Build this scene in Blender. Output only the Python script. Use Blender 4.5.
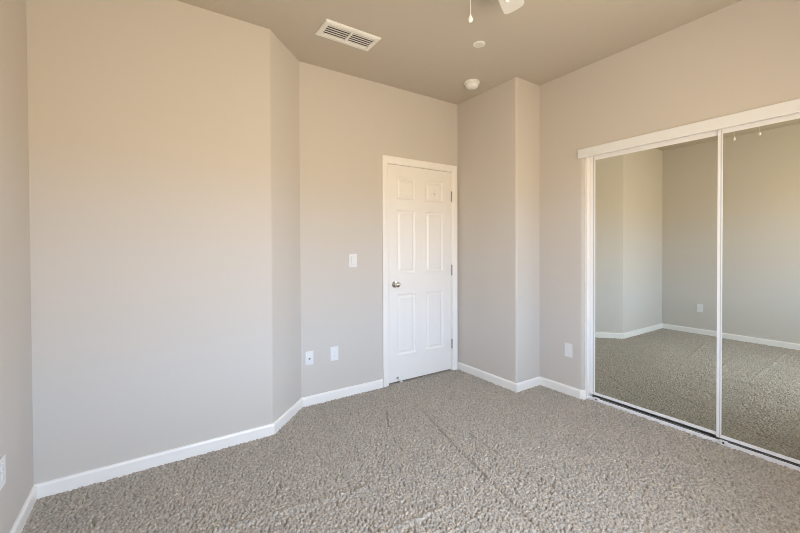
import bpy, bmesh, math, random
import numpy as np
from mathutils import Vector, Matrix

for o in list(bpy.data.objects):
    bpy.data.objects.remove(o)
SC = bpy.context.scene
COL = SC.collection
PI = math.pi

# ------------------------------------------------------------------ camera
cam_d = bpy.data.cameras.new('camera')
cam = bpy.data.objects.new('camera', cam_d)
COL.objects.link(cam)
cam_d.sensor_width = 36.0
cam_d.lens = 372.99 / 800 * 36.0
cam_d.shift_x = (400 - 397.07) / 800
cam_d.shift_y = -(266.5 - 251.78) / 800
cam_d.clip_start = 0.02
FW = Vector((0.54745614, 0.8367563, -0.0114316))
RT = Vector((0.83677425, -0.54752948, -0.00450895))
UP = Vector((0.01003203, 0.00709722, 0.99992449))
cam.matrix_world = Matrix(((RT.x, UP.x, -FW.x, 0.0), (RT.y, UP.y, -FW.y, 0.0),
                           (RT.z, UP.z, -FW.z, 1.2652), (0, 0, 0, 1)))
SC.camera = cam

# ------------------------------------------------------------------ light + exposure
SKY = (0.75, 0.935, 1.24)
GROUND = (1.00, 0.815, 0.60)
SKY_S, GROUND_S = 8.3, 6.0
EXPOSURE = 1.1
SC.view_settings.view_transform = 'Standard'
SC.view_settings.look = 'None'
SC.view_settings.gamma = 1.0
SC.view_settings.use_curve_mapping = False
SC.view_settings.exposure = EXPOSURE
try:
    SC.cycles.max_bounces = 16
    SC.cycles.diffuse_bounces = 10
    SC.cycles.glossy_bounces = 6
    SC.cycles.use_denoising = True
    SC.cycles.filter_width = 1.0
    SC.cycles.denoising_prefilter = 'NONE'
    SC.cycles.sample_clamp_indirect = 8
except Exception:
    pass

W = bpy.data.worlds.new('daylight')
SC.world = W
W.use_nodes = True
nt = W.node_tree
nt.nodes.clear()
wo = nt.nodes.new('ShaderNodeOutputWorld')
bg = nt.nodes.new('ShaderNodeBackground')
tc = nt.nodes.new('ShaderNodeTexCoord')
sp = nt.nodes.new('ShaderNodeSeparateXYZ')
mr = nt.nodes.new('ShaderNodeMapRange')
mr.inputs['From Min'].default_value = 0.04
mr.inputs['From Max'].default_value = 0.12
mx = nt.nodes.new('ShaderNodeMix')
mx.data_type = 'RGBA'
mx.inputs['A'].default_value = tuple(c * GROUND_S for c in GROUND) + (1,)
mx.inputs['B'].default_value = tuple(c * SKY_S for c in SKY) + (1,)
nt.links.new(tc.outputs['Generated'], sp.inputs[0])
nt.links.new(sp.outputs['Z'], mr.inputs['Value'])
nt.links.new(mr.outputs['Result'], mx.inputs['Factor'])
nt.links.new(mx.outputs['Result'], bg.inputs['Color'])
nt.links.new(bg.outputs[0], wo.inputs['Surface'])

# window opening in the wall behind the camera
WX0, WX1, WZ0, WZ1 = 0.30, 1.95, 0.72, 2.12
YB = -0.30            # room face of the wall behind the camera
por = bpy.data.lights.new('window_portal', 'AREA')
por.shape = 'RECTANGLE'
por.size, por.size_y = WX1 - WX0, WZ1 - WZ0
por.cycles.is_portal = True
po = bpy.data.objects.new('window_portal', por)
COL.objects.link(po)
po.location = ((WX0 + WX1) / 2, YB - 0.13, (WZ0 + WZ1) / 2)
po.rotation_euler = (PI / 2, 0, 0)       # local -Z looks along +Y, into the room


# ------------------------------------------------------------------ materials
def new_mat(name, color, rough=0.5, metal=0.0, spec=0.5):
    m = bpy.data.materials.new(name)
    m.use_nodes = True
    b = m.node_tree.nodes['Principled BSDF']
    b.inputs['Base Color'].default_value = (*color, 1)
    b.inputs['Roughness'].default_value = rough
    b.inputs['Metallic'].default_value = metal
    b.inputs['Specular IOR Level'].default_value = spec
    return m


def nd(m, t):
    return m.node_tree.nodes.new(t)


def lk(m, a, b):
    m.node_tree.links.new(a, b)


def bump(m, scale, strength, dist, detail=2.0):
    t = nd(m, 'ShaderNodeTexCoord')
    n = nd(m, 'ShaderNodeTexNoise')
    n.inputs['Scale'].default_value = scale
    n.inputs['Detail'].default_value = detail
    b = nd(m, 'ShaderNodeBump')
    b.inputs['Strength'].default_value = strength
    b.inputs['Distance'].default_value = dist
    lk(m, t.outputs['Object'], n.inputs['Vector'])
    lk(m, n.outputs['Fac'], b.inputs['Height'])
    lk(m, b.outputs['Normal'], m.node_tree.nodes['Principled BSDF'].inputs['Normal'])


WALL_C = (0.61, 0.575, 0.525)
M_wall = new_mat('greige_wall_paint', WALL_C, 0.75, spec=0.25)
bump(M_wall, 160, 0.06, 0.002)
M_ceil = new_mat('greige_ceiling_paint', (0.555, 0.51, 0.435), 0.9, spec=0.15)
bump(M_ceil, 120, 0.08, 0.002)
M_trim = new_mat('white_trim_enamel', (0.88, 0.86, 0.82), 0.35)
M_door = new_mat('white_door_enamel', (0.86, 0.84, 0.80), 0.4)
bump(M_door, 300, 0.02, 0.001)
M_plate = new_mat('white_plastic_plate', (0.80, 0.80, 0.79), 0.35)
M_plate2 = new_mat('light_grey_plastic', (0.66, 0.67, 0.67), 0.35)
M_dark = new_mat('dark_slot', (0.02, 0.02, 0.02), 0.6)
M_nickel = new_mat('satin_nickel', (0.72, 0.71, 0.70), 0.16, 1.0)
M_hinge = new_mat('hinge_steel', (0.28, 0.28, 0.28), 0.4, 1.0)
M_alu = new_mat('white_enamelled_frame', (0.89, 0.89, 0.89), 0.25)
M_groove = new_mat('grey_frame_groove', (0.55, 0.57, 0.58), 0.4)
M_mirror = new_mat('mirror_glass', (0.83, 0.86, 0.80), 0.0, 1.0)
M_fascia = new_mat('white_painted_fascia', (0.80, 0.825, 0.845), 0.4)
M_vent = new_mat('white_vent_enamel', (0.86, 0.87, 0.84), 0.4)
M_fan = new_mat('white_fan_enamel', (0.86, 0.86, 0.84), 0.35)
M_blade = new_mat('white_fan_blade', (0.70, 0.70, 0.68), 0.45)
M_chain = new_mat('pale_pull_chain', (0.80, 0.76, 0.66), 0.3, 0.3)
M_knob = new_mat('white_pull_knob', (0.95, 0.94, 0.92), 0.2)
M_bowl = new_mat('frosted_bowl_glass', (0.90, 0.89, 0.86), 0.35)
M_smoke = new_mat('ivory_plastic', (0.88, 0.88, 0.85), 0.4)
M_smoke2 = new_mat('bluish_white_plastic', (0.72, 0.76, 0.78), 0.35)
M_cap = new_mat('pale_green_cover', (0.72, 0.75, 0.64), 0.45)
M_rubber = new_mat('white_rubber', (0.84, 0.84, 0.83), 0.6)
M_shadow = new_mat('shade_grey_paint', (0.35, 0.34, 0.32), 0.9)  # grey carries the shade of closet and hallway; mirror backing uses it too
M_ext = new_mat('exterior_frame_vinyl', (0.88, 0.88, 0.88), 0.35)

# glass: mostly clear with a weak reflection
M_glass = bpy.data.materials.new('window_glass')
M_glass.use_nodes = True
for n in list(M_glass.node_tree.nodes):
    M_glass.node_tree.nodes.remove(n)
_o = nd(M_glass, 'ShaderNodeOutputMaterial')
_t = nd(M_glass, 'ShaderNodeBsdfTransparent')
_g = nd(M_glass, 'ShaderNodeBsdfGlossy')
_g.inputs['Roughness'].default_value = 0.0
_m = nd(M_glass, 'ShaderNodeMixShader')
_m.inputs[0].default_value = 0.05
lk(M_glass, _t.outputs[0], _m.inputs[1])
lk(M_glass, _g.outputs[0], _m.inputs[2])
lk(M_glass, _m.outputs[0], _o.inputs['Surface'])

# carpet: short twisted pile, beige, tufts slightly different from one another
M_carpet = new_mat('beige_twist_carpet', (0.5, 0.45, 0.38), 0.95, spec=0.1)
b = M_carpet.node_tree.nodes['Principled BSDF']
t = nd(M_carpet, 'ShaderNodeTexCoord')
n1 = nd(M_carpet, 'ShaderNodeTexNoise')
n1.inputs['Scale'].default_value = 70
n1.inputs['Detail'].default_value = 4
n1.inputs['Roughness'].default_value = 0.7
lk(M_carpet, t.outputs['Object'], n1.inputs['Vector'])
ramp = nd(M_carpet, 'ShaderNodeValToRGB')
lk(M_carpet, n1.outputs['Fac'], ramp.inputs['Fac'])
e = ramp.color_ramp.elements
e[0].position = 0.30; e[0].color = (0.25, 0.224, 0.186, 1)
e[1].position = 0.65; e[1].color = (0.53, 0.483, 0.412, 1)
lk(M_carpet, ramp.outputs['Color'], b.inputs['Base Color'])


# ------------------------------------------------------------------ mesh helpers
def add_box(bm, x0, x1, y0, y1, z0, z1, bevel=0.0, seg=2):
    r = bmesh.ops.create_cube(bm, size=1.0)
    vs = r['verts']
    for v in vs:
        v.co = Vector(((x0 + x1) / 2 + v.co.x * (x1 - x0),
                       (y0 + y1) / 2 + v.co.y * (y1 - y0),
                       (z0 + z1) / 2 + v.co.z * (z1 - z0)))
    if bevel > 0:
        es = list({e for v in vs for e in v.link_edges})
        bmesh.ops.bevel(bm, geom=es, offset=bevel, segments=seg, affect='EDGES', profile=0.5)


def add_prism(bm, pts, z0, z1):
    """vertical prism over a closed footprint [(x, y), ...]"""
    lo = [bm.verts.new((x, y, z0)) for x, y in pts]
    hi = [bm.verts.new((x, y, z1)) for x, y in pts]
    n = len(pts)
    bm.faces.new(lo[::-1])
    bm.faces.new(hi)
    for i in range(n):
        bm.faces.new((lo[i], lo[(i + 1) % n], hi[(i + 1) % n], hi[i]))


def add_lathe(bm, prof, seg=32, mat=None, cap=True):
    """revolve [(r, h), ...] about local Z; mat places it"""
    mat = mat or Matrix.Identity(4)
    rings = []
    for r, h in prof:
        if r < 1e-6:
            rings.append([bm.verts.new(mat @ Vector((0, 0, h)))])
        else:
            rings.append([bm.verts.new(mat @ Vector((r * math.cos(2 * PI * i / seg), r * math.sin(2 * PI * i / seg), h)))
                          for i in range(seg)])
    for a, c in zip(rings, rings[1:]):
        for i in range(seg):
            j = (i + 1) % seg
            if len(a) == 1 and len(c) == 1:
                continue
            if len(a) == 1:
                bm.faces.new((a[0], c[j], c[i]))
            elif len(c) == 1:
                bm.faces.new((a[i], a[j], c[0]))
            else:
                bm.faces.new((a[i], a[j], c[j], c[i]))
    if cap:
        for rg, rev in ((rings[0], True), (rings[-1], False)):
            if len(rg) > 2:
                bm.faces.new(rg[::-1] if rev else rg)


def axis_mat(p, d):
    q = Vector(d).normalized().to_track_quat('Z', 'Y')
    return Matrix.Translation(Vector(p)) @ q.to_matrix().to_4x4()


def add_rod(bm, p, q, r, seg=12):
    p, q = Vector(p), Vector(q)
    add_lathe(bm, [(r, 0), (r, (q - p).length)], seg, axis_mat(p, q - p))


def obj(name, bm, mat, parent=None, smooth=False, angle=35):
    bmesh.ops.recalc_face_normals(bm, faces=bm.faces)
    me = bpy.data.meshes.new(name)
    bm.to_mesh(me)
    bm.free()
    me.materials.append(mat)
    if smooth:
        for p in me.polygons:
            p.use_smooth = True
        try:
            me.set_sharp_from_angle(angle=math.radians(angle))
        except Exception:
            pass
    o = bpy.data.objects.new(name, me)
    COL.objects.link(o)
    if parent is not None:
        o.parent = parent          # parents sit at their place; child vertices are local to them
    return o


def struct(name, bm, mat, parent=None, smooth=False):
    o = obj(name, bm, mat, parent, smooth)
    if parent is None:
        o['kind'] = 'structure'
    return o


def thing(name, label, cat, loc=(0, 0, 0), rotz=0.0, group=None):
    o = bpy.data.objects.new(name, None)
    o.empty_display_size = 0.05
    COL.objects.link(o)
    o.location = loc
    o.rotation_euler = (0, 0, rotz)
    o['label'] = label
    o['category'] = cat
    if group:
        o['group'] = group
    return o


def BM():
    return bmesh.new()


# ------------------------------------------------------------------ room
H = 2.74
XL, XR = -0.518, 2.974            # left wall, closet wall
XA, YA = 0.673, 2.5835            # end of the near front wall
XC, YC = 0.9784, 2.8986           # start of the door wall
XD, YE = 2.651, 2.1518            # boxed-out corner
T = 0.12



def carpet_floor():
    """wall-to-wall cut pile: one dense surface of domed tufts with a few vacuum creases, over a flat slab"""
    rng = np.random.default_rng(7)
    x0, x1, y0, y1, st = XL - 0.01, XR + 0.05, YB - 0.01, YC + 0.03, 0.0034
    xs_ = np.arange(x0, x1, st); ys_ = np.arange(y0, y1, st)
    X, Y = np.meshgrid(xs_, ys_)
    X = X + rng.uniform(-.25, .25, X.shape) * st
    Y = Y + rng.uniform(-.25, .25, Y.shape) * st
    sp_ = TUFT
    gx, gy = int((x1 - x0) / sp_) + 5, int((y1 - y0) / sp_) + 5
    jx = rng.uniform(0, 1, (gy, gx)); jy = rng.uniform(0, 1, (gy, gx))
    th = np.where(rng.uniform(0, 1, (gy, gx)) < 0.16, rng.uniform(0.0, 0.3, (gy, gx)), rng.uniform(0.78, 1.0, (gy, gx)))
    U, Vv = (X - x0) / sp_ + 2, (Y - y0) / sp_ + 2
    iu, iv = np.floor(U).astype(int), np.floor(Vv).astype(int)
    hgt = np.zeros_like(X)
    for du in (-1, 0, 1):
        for dv in (-1, 0, 1):
            a, c = np.clip(iv + dv, 0, gy - 1), np.clip(iu + du, 0, gx - 1)
            d2 = (U - (iu + du) - jx[a, c]) ** 2 + (Vv - (iv + dv) - jy[a, c]) ** 2
            hgt = np.maximum(hgt, th[a, c] * np.clip(1 - d2 / 0.60, 0, 1) ** 0.4)
    Z = -PILE + hgt * PILE
    # creases left by the vacuum wheels and two edges pressed by the mirror doors' cleaning
    lines = [((1.735, 2.30), (1.610, 1.82), (1.540, 1.50), (1.440, 1.03), (1.40, 0.85)),
             ((1.790, 1.85), (1.771, 1.66), (1.745, 1.30), (1.751, 1.04), (1.754, 0.80)),
             ((1.500, 2.46), (1.387, 2.25)),
             ((2.217, 2.115), (2.45, 1.80), (2.681, 1.544)),
             ((2.300, 1.50), (2.500, 1.06), (2.638, 0.758), (2.703, 0.561)),
             ((2.05, 2.20), (2.25, 1.95))]
    for li, ln in enumerate(lines):
        dm = np.full(X.shape, 9.0)
        for (ax, ay), (bx_, by_) in zip(ln, ln[1:]):
            L2 = (bx_ - ax) ** 2 + (by_ - ay) ** 2
            q = np.clip(((X - ax) * (bx_ - ax) + (Y - ay) * (by_ - ay)) / L2, 0, 1)
            dm = np.minimum(dm, np.hypot(X - ax - q * (bx_ - ax), Y - ay - q * (by_ - ay)))
        Z = Z - (0.015 if li < 3 else 0.007) * np.exp(-(dm / 0.008) ** 2)
    ridges = [((1.229, 1.373), (0.521, 1.44)), ((1.149, 1.105), (-0.397, 1.168)), ((0.941, 1.724), (0.039, 1.866))]
    for (ax, ay), (bx_, by_) in ridges:
        L2 = (bx_ - ax) ** 2 + (by_ - ay) ** 2
        q = np.clip(((X - ax) * (bx_ - ax) + (Y - ay) * (by_ - ay)) / L2, 0, 1)
        d = np.hypot(X - ax - q * (bx_ - ax), Y - ay - q * (by_ - ay))
        Z = Z + 0.010 * np.exp(-(d / 0.014) ** 2)
    # the pile stands up where it is tucked against the closet track
    Z = Z + 0.010 * np.exp(-(np.clip(3.004 - X, 0, 9) / 0.020) ** 2) * ((X < 3.006) & (Y > 0.02) & (Y < 1.72))
    ny, nx = X.shape
    co = np.stack([X, Y, Z + 0.003], -1).reshape(-1, 3)
    idx = np.arange(nx * ny).reshape(ny, nx)
    f = np.stack([idx[:-1, :-1], idx[:-1, 1:], idx[1:, 1:], idx[1:, :-1]], -1).reshape(-1, 4)
    # slab underneath
    bx0, bx1, by0, by1 = XL - 0.3, XR + 1.0, YB - 0.3, YC + 1.3
    zt, zb_ = -PILE - 0.010, -0.10
    n = len(co)
    co = np.vstack([co, [(x, y, z) for z in (zb_, zt) for x, y in ((bx0, by0), (bx1, by0), (bx1, by1), (bx0, by1))]])
    fb = np.array([(0, 3, 2, 1), (4, 5, 6, 7), (0, 1, 5, 4), (1, 2, 6, 5), (2, 3, 7, 6), (3, 0, 4, 7)]) + n
    f = np.vstack([f, fb])
    me = bpy.data.meshes.new('floor')
    me.vertices.add(len(co)); me.vertices.foreach_set('co', co.astype(np.float32).ravel())
    me.loops.add(f.size); me.loops.foreach_set('vertex_index', f.astype(np.int32).ravel())
    me.polygons.add(len(f))
    me.polygons.foreach_set('loop_start', np.arange(0, f.size, 4, dtype=np.int32))
    me.update(calc_edges=True)
    me.materials.append(M_carpet)
    sm = np.ones(len(f), dtype=bool); sm[-6:] = False
    me.polygons.foreach_set('use_smooth', sm)
    o = bpy.data.objects.new('floor', me)
    COL.objects.link(o)
    o['kind'] = 'structure'
    return o


TUFT, PILE = 0.0115, 0.022
carpet_floor()
bm = BM(); add_box(bm, XL - 0.3, XR + 1.0, YB - 0.3, YC + 1.3, H, H + 0.10)
struct('ceiling', bm, M_ceil)

bm = BM(); add_box(bm, XL - T, XL, YB - T, YA + T, 0, H)
struct('wall_left', bm, M_wall)


def arc(cx, cy, r, a0, a1, n=6):
    return [(cx + r * math.cos(math.radians(a0 + (a1 - a0) * i / n)),
             cy + r * math.sin(math.radians(a0 + (a1 - a0) * i / n))) for i in range(n + 1)]


# near front wall and the angled wall share a rounded (bullnose) corner
ang = math.degrees(math.atan2(YC - YA, XC - XA))
RB = 0.025
tl = RB * math.tan(math.radians(ang / 2))
nose = arc(XA - tl, YA + RB, RB, -90, -90 + ang, 6)
mid = len(nose) // 2
bm = BM()
add_prism(bm, [(XL, YA)] + nose[:mid + 1] + [(XA - 0.03, YA + T + 0.05), (XL, YA + T + 0.05)], 0, H)
struct('wall_front', bm, M_wall, smooth=True)
bm = BM()
ux, uy = math.cos(math.radians(ang)), math.sin(math.radians(ang))
add_prism(bm, nose[mid:] + [(XC, YC), (XC, YC + T), (XC - uy * T - 0.03, YC + ux * T), (XA - 0.03, YA + T + 0.05)], 0, H)
struct('wall_angled', bm, M_wall, smooth=True)

# door wall with its opening
DX0, DX1, DZ = 1.800, 2.562, 2.034     # clear opening inside the jambs
JT = 0.019
bm = BM()
add_box(bm, XC, DX0 - JT, YC, YC + T, 0, H)
add_box(bm, DX1 + JT, XD + 0.02, YC, YC + T, 0, H)
add_box(bm, DX0 - JT, DX1 + JT, YC, YC + T, DZ + JT, H)
struct('wall_door_side', bm, M_wall)

# boxed-out corner with rounded edge, then the closet wall
R2 = 0.02
nose2 = arc(XD + R2, YE + R2, R2, 180, 270, 6)
bm = BM()
add_prism(bm, [(XD, YC)] + nose2 + [(XR, YE), (XR, YC)], 0, H)
struct('wall_boxed_corner', bm, M_wall, smooth=True)

CY1, CY0, CZ = 1.735, -0.005, 2.045    # closet opening
R3 = 0.028
nose3 = arc(XR + R3, CY1 + R3, R3, 180, 270, 6)
nose4 = arc(XR + R3, CY0 - R3, R3, 90, 180, 6)
bm = BM()
add_prism(bm, [(XR, YE)] + nose3 + [(XR + 0.13, CY1), (XR + 0.13, YE)], 0, CZ)
add_prism(bm, nose4 + [(XR, YB), (XR + 0.13, YB), (XR + 0.13, CY0)], 0, CZ)
add_box(bm, XR, XR + 0.13, YB, YE, CZ, H)
struct('wall_right', bm, M_wall, smooth=True)

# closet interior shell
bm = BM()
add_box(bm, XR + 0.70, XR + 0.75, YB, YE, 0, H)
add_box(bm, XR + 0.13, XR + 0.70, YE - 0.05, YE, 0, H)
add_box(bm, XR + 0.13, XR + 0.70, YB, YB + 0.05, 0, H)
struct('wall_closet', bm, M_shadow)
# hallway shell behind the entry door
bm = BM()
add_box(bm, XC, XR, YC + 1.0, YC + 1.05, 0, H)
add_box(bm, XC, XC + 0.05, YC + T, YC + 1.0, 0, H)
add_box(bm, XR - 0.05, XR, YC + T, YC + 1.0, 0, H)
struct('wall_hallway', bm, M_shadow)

# wall behind the camera with the window
bm = BM()
add_box(bm, XL, WX0, YB - T, YB, 0, H)
add_box(bm, WX1, XR + 0.75, YB - T, YB, 0, H)
add_box(bm, WX0, WX1, YB - T, YB, 0, WZ0)
add_box(bm, WX0, WX1, YB - T, YB, WZ1, H)
struct('wall_back', bm, M_wall)
bm = BM()
fw = 0.045
add_box(bm, WX0, WX0 + fw, YB - 0.10, YB - 0.05, WZ0, WZ1, 0.004)
add_box(bm, WX1 - fw, WX1, YB - 0.10, YB - 0.05, WZ0, WZ1, 0.004)
add_box(bm, WX0 + fw, WX1 - fw, YB - 0.10, YB - 0.05, WZ0, WZ0 + fw, 0.004)
add_box(bm, WX0 + fw, WX1 - fw, YB - 0.10, YB - 0.05, WZ1 - fw, WZ1, 0.004)
xm = (WX0 + WX1) / 2
add_box(bm, xm - 0.025, xm + 0.025, YB - 0.10, YB - 0.05, WZ0 + fw, WZ1 - fw, 0.004)
win = struct('window_1', bm, M_ext)
for a, c in ((WX0 + fw, xm - 0.025), (xm + 0.025, WX1 - fw)):
    bm = BM(); add_box(bm, a, c, YB - 0.078, YB - 0.072, WZ0 + fw, WZ1 - fw)
    obj('pane', bm, M_glass, win)
bm = BM(); add_box(bm, WX0 - 0.03, WX1 + 0.03, YB - 0.048, YB + 0.03, WZ0 - 0.02, WZ0 + 0.001, 0.004)
obj('window_sill', bm, M_trim, win)

# unseen overhang outside the window, added to block steep sky light from the floor
bm = BM(); add_box(bm, XL - 0.3, XR + 1.0, YB - T - 0.75, YB - T, 2.30, 2.45)
struct('sky_blocker_eave', bm, M_ext)

# ------------------------------------------------------------------ baseboards
BT, BH = 0.013, 0.0715


def baseboard(name, path, ends=(0, 0)):
    """extrude a baseboard profile along path; the room lies to the RIGHT of travel direction"""
    prof = [(0, 0), (BT, 0), (BT, BH - 0.012), (BT - 0.003, BH - 0.005), (BT - 0.007, BH), (0, BH)]
    n = len(path)
    P = [Vector((x, y)) for x, y in path]
    bm = BM()
    rows = []
    for i in range(n):
        if i == 0:
            d = (P[1] - P[0]).normalized(); nv = Vector((d.y, -d.x)); k = 1
        elif i == n - 1:
            d = (P[-1] - P[-2]).normalized(); nv = Vector((d.y, -d.x)); k = 1
        else:
            d0 = (P[i] - P[i - 1]).normalized(); d1 = (P[i + 1] - P[i]).normalized()
            n0 = Vector((d0.y, -d0.x)); n1_ = Vector((d1.y, -d1.x))
            nv = (n0 + n1_).normalized(); k = 1 / max(nv.dot(n0), 0.3)
        rows.append([bm.verts.new((P[i].x + nv.x * o * k, P[i].y + nv.y * o * k, z if z > 0 else -0.008)) for o, z in prof])
    m = len(prof)
    for a, c in zip(rows, rows[1:]):
        for i in range(m):
            bm.faces.new((a[i], a[(i + 1) % m], c[(i + 1) % m], c[i]))
    bm.faces.new(rows[0]); bm.faces.new(rows[-1][::-1])
    return struct(name, bm, M_trim)


baseboard('baseboard_left', [(XL, YB), (XL, YA - BT)])
baseboard('baseboard_front', [(XL, YA)] + [(XA, YA), (XC, YC), (1.730, YC)])
baseboard('baseboard_boxed_corner', [(XD, YC), (XD, YE), (XR - BT, YE)])
baseboard('baseboard_right', [(XR, YE - 0.0), (XR, CY1 + 0.024), (XR + 0.012, CY1 + 0.005), (XR + 0.03, CY1)])
baseboard('baseboard_closet_end', [(XR + 0.03, CY0), (XR + 0.012, CY0 - 0.005), (XR, CY0 - 0.024), (XR, YB + BT)])
baseboard('baseboard_back', [(XR, YB), (XL, YB)])

# ------------------------------------------------------------------ entry door
# jamb and casing
bm = BM()
add_box(bm, DX0 - JT, DX0, YC - 0.001, YC + T, 0, DZ)
add_box(bm, DX1, DX1 + JT, YC - 0.001, YC + T, 0, DZ)
add_box(bm, DX0 - JT, DX1 + JT, YC - 0.001, YC + T, DZ, DZ + JT)
# stops behind the slab
add_box(bm, DX0, DX0 + 0.012, YC + 0.041, YC + 0.075, 0, DZ)
add_box(bm, DX1 - 0.012, DX1, YC + 0.041, YC + 0.075, 0, DZ)
add_box(bm, DX0 + 0.012, DX1 - 0.012, YC + 0.041, YC + 0.075, DZ - 0.012, DZ)
struct('trim_1', bm, M_trim)


def casing(name):
    """mitred door casing: stepped profile swept up, over and down"""
    prof = [(0.0, 0.0), (0.0, -0.009), (0.004, -0.011), (0.016, -0.012), (0.022, -0.0145),
            (0.044, -0.0165), (0.056, -0.017), (0.060, -0.014), (0.060, 0.0)]   # (outward from opening, y)
    xi0, xi1, zi = DX0 - 0.006, DX1 + 0.006, DZ + 0.006
    bm = BM()
    rows = []
    for k in range(4):
        row = []
        for o, y in prof:
            if k == 0: c = (xi0 - o, 0.0)
            elif k == 1: c = (xi0 - o, zi + o)
            elif k == 2: c = (xi1 + o, zi + o)
            else: c = (xi1 + o, 0.0)
            row.append(bm.verts.new((c[0], YC - 0.001 + y, c[1])))
        rows.append(row)
    m = len(prof)
    for a, c in zip(rows, rows[1:]):
        for i in range(m):
            bm.faces.new((a[i], a[(i + 1) % m], c[(i + 1) % m], c[i]))
    bm.faces.new(rows[0]); bm.faces.new(rows[-1])
    return struct(name, bm, M_trim)


casing('trim_2')

# six-panel slab
SX0, SX1, SZ0, SZ1 = 1.8035, 2.5585, 0.015, 2.030
YF = YC + 0.003            # face of the slab
cols = [(1.897, 2.112), (2.234, 2.456)]
rowsz = [(0.256, 0.830), (1.024, 1.613), (1.716, 1.920)]
bm = BM()
xs = sorted([SX0, SX1] + [v for c in cols for v in c])
zs = sorted([SZ0, SZ1] + [v for c in rowsz for v in c])
V = {}


def gv(x, y, z):
    k = (round(x, 5), round(y, 5), round(z, 5))
    if k not in V:
        V[k] = bm.verts.new((x, y, z))
    return V[k]


def is_panel(xa, xb, za, zb):
    return any(abs(xa - c[0]) < 1e-6 and abs(xb - c[1]) < 1e-6 for c in cols) and \
        any(abs(za - r[0]) < 1e-6 and abs(zb - r[1]) < 1e-6 for r in rowsz)


for i in range(len(xs) - 1):
    for j in range(len(zs) - 1):
        xa, xb, za, zb = xs[i], xs[i + 1], zs[j], zs[j + 1]
        if not is_panel(xa, xb, za, zb):
            bm.faces.new((gv(xa, YF, za), gv(xb, YF, za), gv(xb, YF, zb), gv(xa, YF, zb)))
        else:
            loops = []
            for ins, dep in ((0, 0), (0.004, 0.006), (0.013, 0.0105), (0.022, 0.0115), (0.038, 0.004), (0.042, 0.0032)):
                loops.append([gv(xa + ins, YF + dep, za + ins), gv(xb - ins, YF + dep, za + ins),
                              gv(xb - ins, YF + dep, zb - ins), gv(xa + ins, YF + dep, zb - ins)])
            for a, c in zip(loops, loops[1:]):
                for k in range(4):
                    bm.faces.new((a[k], a[(k + 1) % 4], c[(k + 1) % 4], c[k]))
            bm.faces.new(loops[-1])
# sides and back
YK = YF + 0.035
for i in range(len(xs) - 1):
    for z in (SZ0, SZ1):
        bm.faces.new((gv(xs[i], YF, z), gv(xs[i + 1], YF, z), gv(xs[i + 1], YK, z), gv(xs[i], YK, z)))
for j in range(len(zs) - 1):
    for x in (SX0, SX1):
        bm.faces.new((gv(x, YF, zs[j]), gv(x, YF, zs[j + 1]), gv(x, YK, zs[j + 1]), gv(x, YK, zs[j])))
for i in range(len(xs) - 1):
    for j in range(len(zs) - 1):
        bm.faces.new((gv(xs[i], YK, zs[j]), gv(xs[i + 1], YK, zs[j]), gv(xs[i + 1], YK, zs[j + 1]), gv(xs[i], YK, zs[j + 1])))
door = struct('door_1', bm, M_door)
door['label'] = 'closed white six-panel entry door with a round knob'

# knob: rosette, neck, ball
KX, KZ = 1.872, 0.925
bm = BM()
K = axis_mat((KX, YF, KZ), (0, -1, 0))
add_lathe(bm, [(0.0, 0.0), (0.032, 0.0), (0.032, 0.004), (0.028, 0.008), (0.014, 0.010)], 32, K)
rose = obj('knob_rosette', bm, M_nickel, door, True)
bm = BM()
add_lathe(bm, [(0.0115, 0.009), (0.0115, 0.030), (0.017, 0.034), (0.024, 0.041), (0.0265, 0.050), (0.0255, 0.058),
               (0.021, 0.064), (0.012, 0.067), (0.0, 0.068)], 32, K)
kn = obj('door_knob', bm, M_nickel, door, True, 60)
kn['label'] = 'round satin nickel knob'
for z0, z1 in ((1.732, 1.833), (0.980, 1.083), (0.228, 0.320)):
    bm = BM()
    for q in range(5):
        a = z0 + (z1 - z0) * q / 5
        add_rod(bm, (2.5645, YC - 0.004, a + 0.0006), (2.5645, YC - 0.004, a + (z1 - z0) / 5 - 0.0006), 0.0062, 12)
    add_rod(bm, (2.5645, YC - 0.004, z0 - 0.004), (2.5645, YC - 0.004, z1 + 0.004), 0.0035, 10)
    obj('hinge', bm, M_hinge, door, True)['label'] = 'dark steel hinge knuckle'

# white hook stuck to the upper right panel
hk = thing('coat_hook', 'small white hook on the upper right panel of the white door', 'hook', (2.337, YF + 0.0025, 1.81))
bm = BM(); add_box(bm, -0.008, 0.008, -0.004, 0.001, -0.018, 0.030, 0.0015)
obj('back_plate', bm, M_plate, hk)
bm = BM()
pts = [(0, -0.004, -0.010), (0, -0.012, -0.022), (0, -0.022, -0.026), (0, -0.029, -0.020), (0, -0.031, -0.008)]
for a, c in zip(pts, pts[1:]):
    add_rod(bm, a, c, 0.0036, 10)
    bmesh.ops.create_uvsphere(bm, u_segments=10, v_segments=6, radius=0.0037, matrix=Matrix.Translation(Vector(c)))
obj('hook_arm', bm, M_plate, hk, True)

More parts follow.
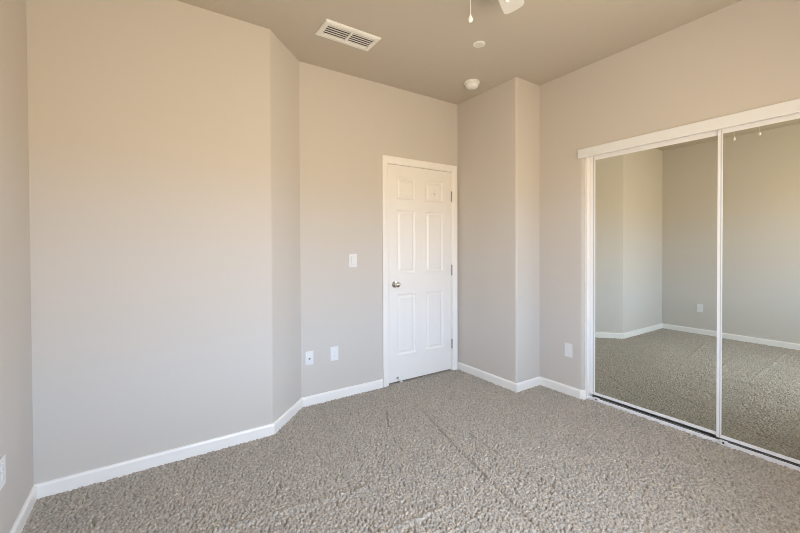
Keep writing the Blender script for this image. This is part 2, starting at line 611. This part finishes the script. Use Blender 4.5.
# rigid door stop screwed to the bottom rail
ds = thing('door_stop', 'small white peg stop at the foot of the white door, rubber tip over the carpet', 'door stop',
           (1.897, YF, 0.052))
bm = BM(); add_lathe(bm, [(0, 0), (0.013, 0), (0.013, 0.003), (0.007, 0.006), (0.0, 0.006)], 20, axis_mat((0, 0, 0), (0, -1, 0)))
obj('mount', bm, M_nickel, ds, True)
bm = BM(); add_lathe(bm, [(0.0045, 0.005), (0.0045, 0.062), (0.0, 0.062)], 16, axis_mat((0, 0, 0), (0, -1, -0.22)))
obj('rod', bm, M_plate, ds, True)
bm = BM(); add_lathe(bm, [(0.0, 0.056), (0.0075, 0.056), (0.009, 0.060), (0.009, 0.072), (0.006, 0.077), (0, 0.077)], 16,
                     axis_mat((0, 0, 0), (0, -1, -0.22)))
obj('rubber_tip', bm, M_rubber, ds, True)


# ------------------------------------------------------------------ wall plates
def plate_root(name, label, cat, loc, face, group=None):
    """local +X along the wall to the viewer's right, local -Y out of the wall"""
    rz = {'front': 0.0, 'right': -PI / 2, 'left': PI / 2}[face]
    return thing(name, label, cat, loc, rz, group)


def cover(root, w=0.072, h=0.117):
    bm = BM(); add_box(bm, -w / 2, w / 2, -0.0065, 0.0, -h / 2, h / 2, 0.0025, 2)
    return obj('cover_plate', bm, M_plate, root)


def screw(root, z):
    bm = BM()
    add_lathe(bm, [(0, 0), (0.0032, 0), (0.0028, 0.001), (0, 0.0013)], 12, axis_mat((0, -0.0063, z), (0, -1, 0)))
    obj('screw', bm, M_plate2, root, True)


def outlet(label, loc, face):
    r = plate_root('wall_outlet', label, 'outlet', loc, face)
    cover(r)
    for s in (-1, 1):
        bm = BM()
        k = axis_mat((0, -0.006, s * 0.0195), (0, -1, 0))
        pr = []
        for i in range(24):
            a = 2 * PI * i / 24
            x, z = 0.0172 * math.cos(a), 0.0172 * math.sin(a)
            z = max(-0.0142, min(0.0142, z))
            pr.append((x, z))
        lo = [bm.verts.new((x, -0.006, s * 0.0195 + z)) for x, z in pr]
        hi = [bm.verts.new((x, -0.0085, s * 0.0195 + z)) for x, z in pr]
        bm.faces.new(hi)
        bm.faces.new(lo[::-1])
        for i in range(24):
            bm.faces.new((lo[i], lo[(i + 1) % 24], hi[(i + 1) % 24], hi[i]))
        rc = obj('receptacle', bm, M_plate, r)
        bm = BM()
        add_box(bm, -0.0078, -0.0056, -0.0089, -0.0084, s * 0.0195 - 0.001, s * 0.0195 + 0.008)
        add_box(bm, 0.0056, 0.0078, -0.0089, -0.0084, s * 0.0195 - 0.0005, s * 0.0195 + 0.007)
        add_lathe(bm, [(0, 0), (0.0026, 0), (0.0026, 0.0005), (0, 0.0005)], 12, axis_mat((0, -0.0084, s * 0.0195 - 0.007), (0, -1, 0)))
        obj('slots', bm, M_groove, rc)
    screw(r, 0.0)
    return r


outlet('white double power outlet low on the door wall, right of the cable plate', (1.262, YC, 0.380), 'front')
outlet('white double power outlet low on the wall just left of the mirrored closet', (XR, 1.865, 0.379), 'right')
outlet('white double power outlet low on the left wall, cut by the picture edge',
       (XL, 2.106, 0.372), 'left')

r = plate_root('cable_plate', 'white coaxial cable plate with one round socket, low on the door wall', 'wall plate',
               (1.045, YC, 0.378), 'front')
cover(r, 0.068, 0.110)
bm = BM()
add_lathe(bm, [(0.0, 0.0), (0.0085, 0.0), (0.0085, 0.004), (0.0055, 0.004), (0.0055, 0.011), (0.002, 0.011), (0.0, 0.009)], 6,
          axis_mat((0, -0.006, -0.004), (0, -1, 0)))
obj('coax_socket', bm, M_hinge, r)
screw(r, 0.041); screw(r, -0.041)

r = plate_root('light_switch', 'white rocker light switch plate at shoulder height left of the door', 'light switch',
               (1.440, YC, 1.155), 'front')
cover(r, 0.074, 0.116)
bm = BM(); add_box(bm, -0.0185, 0.0185, -0.0075, -0.006, -0.035, 0.035, 0.0006)
obj('rocker_frame', bm, M_plate2, r)
bm = BM()
vs = [bm.verts.new(c) for c in ((-0.016, -0.0074, -0.032), (0.016, -0.0074, -0.032), (0.016, -0.0074, 0.032), (-0.016, -0.0074, 0.032),
                                (-0.016, -0.0090, -0.032), (0.016, -0.0090, -0.032), (0.016, -0.0120, 0.032), (-0.016, -0.0120, 0.032))]
for f in ((0, 1, 2, 3), (4, 5, 6, 7), (0, 1, 5, 4), (2, 3, 7, 6), (1, 2, 6, 5), (0, 3, 7, 4)):
    bm.faces.new([vs[i] for i in f])
obj('rocker', bm, M_plate, r)
screw(r, 0.048); screw(r, -0.048)

# ------------------------------------------------------------------ closet: jambs, fascia, track, mirror doors
bm = BM()
for y0, y1 in ((CY1 - 0.020, CY1), (CY0, CY0 + 0.020)):
    add_box(bm, XR + 0.022, XR + 0.115, y0, y1, 0.0, CZ, 0.002)
struct('trim_3', bm, M_trim)

fa = thing('closet_fascia', 'long white header board above the mirrored closet doors', 'header board', (XR, 0.87, 2.031))
bm = BM(); add_box(bm, -0.020, 0.0, -0.905, 0.905, -0.037, 0.037, 0.0025)
obj('fascia_board', bm, M_fascia, fa)
bm = BM()
add_box(bm, XR + 0.018, XR + 0.096, 0.02, 1.715, 2.033, CZ)
for x in (0.018, 0.094):
    add_box(bm, XR + x, XR + x + 0.002, 0.02, 1.715, 2.005, 2.033)
struct('trim_4', bm, M_alu)

tr = thing('floor_track', 'low white metal track on the carpet under the mirrored closet doors', 'door track', (XR + 0.066, 0.865, 0.0))
bm = BM()
add_box(bm, -0.031, 0.040, -0.850, 0.850, 0.0, 0.004)
for x in (-0.031, 0.036):
    hgt = 0.029 if x < -0.03 else 0.009
    add_box(bm, x, x + 0.004, -0.850, 0.850, 0.004, hgt)
obj('rail', bm, M_alu, tr)
bm = BM(); add_box(bm, -0.0265, 0.0355, -0.849, 0.849, 0.0045, 0.008)
obj('channel_shade_strip', bm, M_dark, tr)  # black strip colours in the shade under the mirror doors
for y in (0.775, -0.032):
    bm = BM()
    add_box(bm, -0.045, -0.0315, y - 0.022, y + 0.022, 0.008, 0.037, 0.003)
    dg = obj('door_guide', bm, M_plate, tr)
    bm = BM(); add_lathe(bm, [(0, 0), (0.006, 0), (0.006, 0.0012), (0, 0.0012)], 16, axis_mat((-0.0447, y, 0.024), (-1, 0, 0)))
    obj('screw_hole', bm, M_dark, dg)


def mirror_door(label, xf, y0, y1, zb, zt, prof):
    """xf: front plane of the frame; framed mirror panel hanging in the track"""
    r = thing('sliding_mirror_door', label, 'mirror door', (xf, (y0 + y1) / 2, zb))
    hw, hh = (y1 - y0) / 2, zt - zb
    bm = BM(); add_box(bm, 0.003, 0.009, -hw + 0.010, hw - 0.010, 0.010, hh - 0.010)
    obj('mirror', bm, M_mirror, r)
    bm = BM(); add_box(bm, 0.0092, 0.014, -hw + 0.010, hw - 0.010, 0.010, hh - 0.010)
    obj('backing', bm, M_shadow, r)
    for s in (-1, 1):                        # stiles: two ribs with a groove between
        bm = BM()
        e = s * hw
        def bx(a, c, x0, x1, m=bm):
            ya, yb = sorted((e - s * a, e - s * c))
            add_box(m, x0, x1, ya, yb, 0.0, hh, 0.0008)
        bx(0.0, prof[0], -0.001, 0.018)
        bx(prof[1], prof[2], -0.001, 0.0028)
        st = obj('stile', bm, M_alu, r)
        bm = BM()
        bx(prof[0], prof[1], 0.001, 0.0028, bm)
        obj('groove', bm, M_groove, st)
    bm = BM(); add_box(bm, 0.000, 0.018, -hw + prof[2], hw - prof[2], 0.0, 0.021, 0.0015)
    obj('bottom_rail', bm, M_alu, r)
    bm = BM(); add_box(bm, 0.000, 0.018, -hw + prof[2], hw - prof[2], hh - 0.044, hh, 0.0015)
    obj('top_rail', bm, M_alu, r)
    return r


mirror_door('left sliding mirror door, on the rear track beside the white jamb', 3.036, 0.836, 1.713, 0.043, 2.018, (0.023, 0.033, 0.040))
mirror_door('right sliding mirror door, on the front track and overlapping its neighbour', 3.0155, 0.026, 0.874, 0.041, 2.018, (0.0145, 0.0195, 0.025))

# ------------------------------------------------------------------ ceiling fittings
# air register
vt = thing('ceiling_vent', 'white rectangular air vent with dark slits in the tan ceiling', 'vent', (1.154, 2.368, H))
VX, VY, IX, IY = 0.206, 0.101, 0.172, 0.060
bm = BM()
prof = [(0, 0.0), (0.0, -0.004), (0.006, -0.010), (0.024, -0.012), (0.034, -0.009), (0.034, 0.0)]
rows = []
for sx, sy in ((-1, -1), (1, -1), (1, 1), (-1, 1)):
    row = []
    for k, (o, z) in enumerate(prof):
        f = o / 0.034
        row.append(bm.verts.new((sx * (VX + (IX - VX) * f), sy * (VY + (IY - VY) * f), z)))
    rows.append(row)
for i in range(4):
    a, c = rows[i], rows[(i + 1) % 4]
    for k in range(len(prof) - 1):
        bm.faces.new((a[k], a[k + 1], c[k + 1], c[k]))
obj('frame', bm, M_vent, vt)
bm = BM(); add_box(bm, -IX, IX, -IY, IY, -0.0012, -0.0002)
obj('duct_opening', bm, M_dark, vt)
bm = BM(); add_box(bm, -0.007, 0.007, -IY, IY, -0.012, -0.002, 0.001)
obj('center_bar', bm, M_vent, vt)
NS = 5
for sx in (-1, 1):
    for k in range(NS):
        y = -IY + (k + 0.5) * 2 * IY / NS
        bm = BM()
        x0, x1 = (0.0075, IX - 0.001) if sx > 0 else (-IX + 0.001, -0.0075)
        add_box(bm, x0, x1, -0.0070, 0.0070, -0.0007, 0.0007)
        bmesh.ops.transform(bm, matrix=Matrix.Translation((0, y, -0.0068)) @ Matrix.Rotation(math.radians(10), 4, 'X'), verts=bm.verts)
        obj('slat', bm, M_vent, vt)

# smoke detector
sd = thing('smoke_detector', 'round white smoke detector hanging from the ceiling near the far corner', 'smoke detector', (2.402, 2.436, H))
bm = BM(); add_lathe(bm, [(0, 0), (0.068, 0), (0.070, -0.004), (0.069, -0.013), (0.058, -0.017), (0, -0.017)], 40)
obj('base', bm, M_smoke, sd, True)
bm = BM(); add_lathe(bm, [(0.050, -0.017), (0.056, -0.021), (0.056, -0.034), (0.052, -0.043), (0.040, -0.050), (0.020, -0.053), (0, -0.0535)], 40)
obj('cap', bm, M_smoke, sd, True)
bm = BM()
for i in range(16):
    a = 2 * PI * i / 16
    k = Matrix.Rotation(a, 4, 'Z')
    b2 = BM(); add_box(b2, 0.0545, 0.0572, -0.0065, 0.0065, -0.033, -0.023)
    b2.transform(k)
    me = bpy.data.meshes.new('tmp'); b2.to_mesh(me); b2.free(); bm.from_mesh(me); bpy.data.meshes.remove(me)
obj('intake_slots', bm, M_smoke2, sd)
bm = BM(); add_lathe(bm, [(0, -0.0525), (0.014, -0.0525), (0.013, -0.056), (0, -0.0565)], 24)
obj('test_button', bm, M_smoke2, sd, True)

# flush sprinkler cover
sk = thing('sprinkler_cover', 'small flat pale disc flush with the ceiling between fan blade and smoke detector', 'ceiling cover',
           (1.997, 1.951, H))
bm = BM(); add_lathe(bm, [(0, 0), (0.043, 0), (0.043, -0.003), (0.040, -0.0045), (0.033, -0.0045), (0.033, -0.0035), (0, -0.0035)], 40)
obj('rim', bm, M_smoke, sk, True)
bm = BM(); add_lathe(bm, [(0, -0.0034), (0.031, -0.0034), (0.030, -0.0052), (0, -0.0054)], 40)
obj('cover_disc', bm, M_cap, sk, True)

# ceiling fan (mostly above the frame)
FX, FY = 1.25, 1.168
fan = thing('ceiling_fan', 'white ceiling fan at the top edge, one blade tip and pull chains showing', 'ceiling fan', (FX, FY, H))
bm = BM(); add_lathe(bm, [(0, 0), (0.095, 0), (0.100, -0.010), (0.112, -0.045), (0.115, -0.090), (0.105, -0.125), (0.085, -0.142), (0, -0.142)], 48)
obj('motor_housing', bm, M_fan, fan, True)
bm = BM(); add_lathe(bm, [(0, -0.142), (0.060, -0.142), (0.066, -0.150), (0.066, -0.185), (0.055, -0.197), (0, -0.197)], 40)
obj('switch_housing', bm, M_fan, fan, True)
bm = BM(); add_lathe(bm, [(0.0, -0.197), (0.088, -0.197), (0.104, -0.205), (0.100, -0.228), (0.080, -0.252), (0.050, -0.268), (0, -0.276)], 48)
obj('light_bowl', bm, M_bowl, fan, True)
ZB = -0.142
NB = 4
for k in range(NB):
    a = math.radians(26.5) + 2 * PI * k / NB
    # blade outline along local +X, tip at r = 0.535
    n0 = 0.185
    pts = [(n0, -0.048), (0.28, -0.052), (0.45, -0.058), (0.485, -0.0575), (0.500, -0.054), (0.510, -0.046), (0.516, -0.034),
           (0.5205, -0.014), (0.5225, 0.008), (0.522, 0.030), (0.519, 0.045), (0.514, 0.053), (0.505, 0.0575), (0.45, 0.058),
           (0.28, 0.052), (n0, 0.048)]
    bm = BM()
    add_prism(bm, pts, -0.003, 0.003)
    bmesh.ops.transform(bm, matrix=Matrix.Rotation(math.radians(-10), 4, 'X'), verts=bm.verts)
    bmesh.ops.transform(bm, matrix=Matrix.Translation((0, 0, ZB)), verts=bm.verts)
    bm.transform(Matrix.Rotation(a, 4, 'Z'))
    bl = obj('blade', bm, M_blade, fan)
    bm = BM()
    add_box(bm, 0.095, 0.20, -0.014, 0.014, -0.010, -0.0035, 0.002)
    add_box(bm, 0.188, 0.260, -0.038, 0.038, -0.008, -0.0035, 0.002)
    bmesh.ops.transform(bm, matrix=Matrix.Rotation(math.radians(-10), 4, 'X'), verts=bm.verts)
    bmesh.ops.transform(bm, matrix=Matrix.Translation((0, 0, ZB)), verts=bm.verts)
    bm.transform(Matrix.Rotation(a, 4, 'Z'))
    obj('blade_iron', bm, M_fan, fan)
for cx, cy, zt in ((1.237, 1.264, 2.309), (1.263, 1.073, 2.306)):
    dx, dy = cx - FX, cy - FY
    zt -= H
    bm = BM()
    L = math.hypot(dx, dy)
    add_rod(bm, (dx * 0.62, dy * 0.62, -0.172), (dx * 1.0, dy * 1.0, -0.176), 0.0022, 8)
    add_rod(bm, (dx, dy, -0.174), (dx, dy, zt + 0.020), 0.0017, 8)
    ch = obj('pull_chain', bm, M_chain, fan, True)
    bm = BM()
    add_lathe(bm, [(0.0, 0.030), (0.0025, 0.030), (0.005, 0.024), (0.0105, 0.013), (0.0118, 0.006), (0.009, -0.002), (0.004, -0.005), (0, -0.005)], 20,
              Matrix.Translation((dx, dy, zt)))
    obj('pull_knob', bm, M_knob, ch, True)
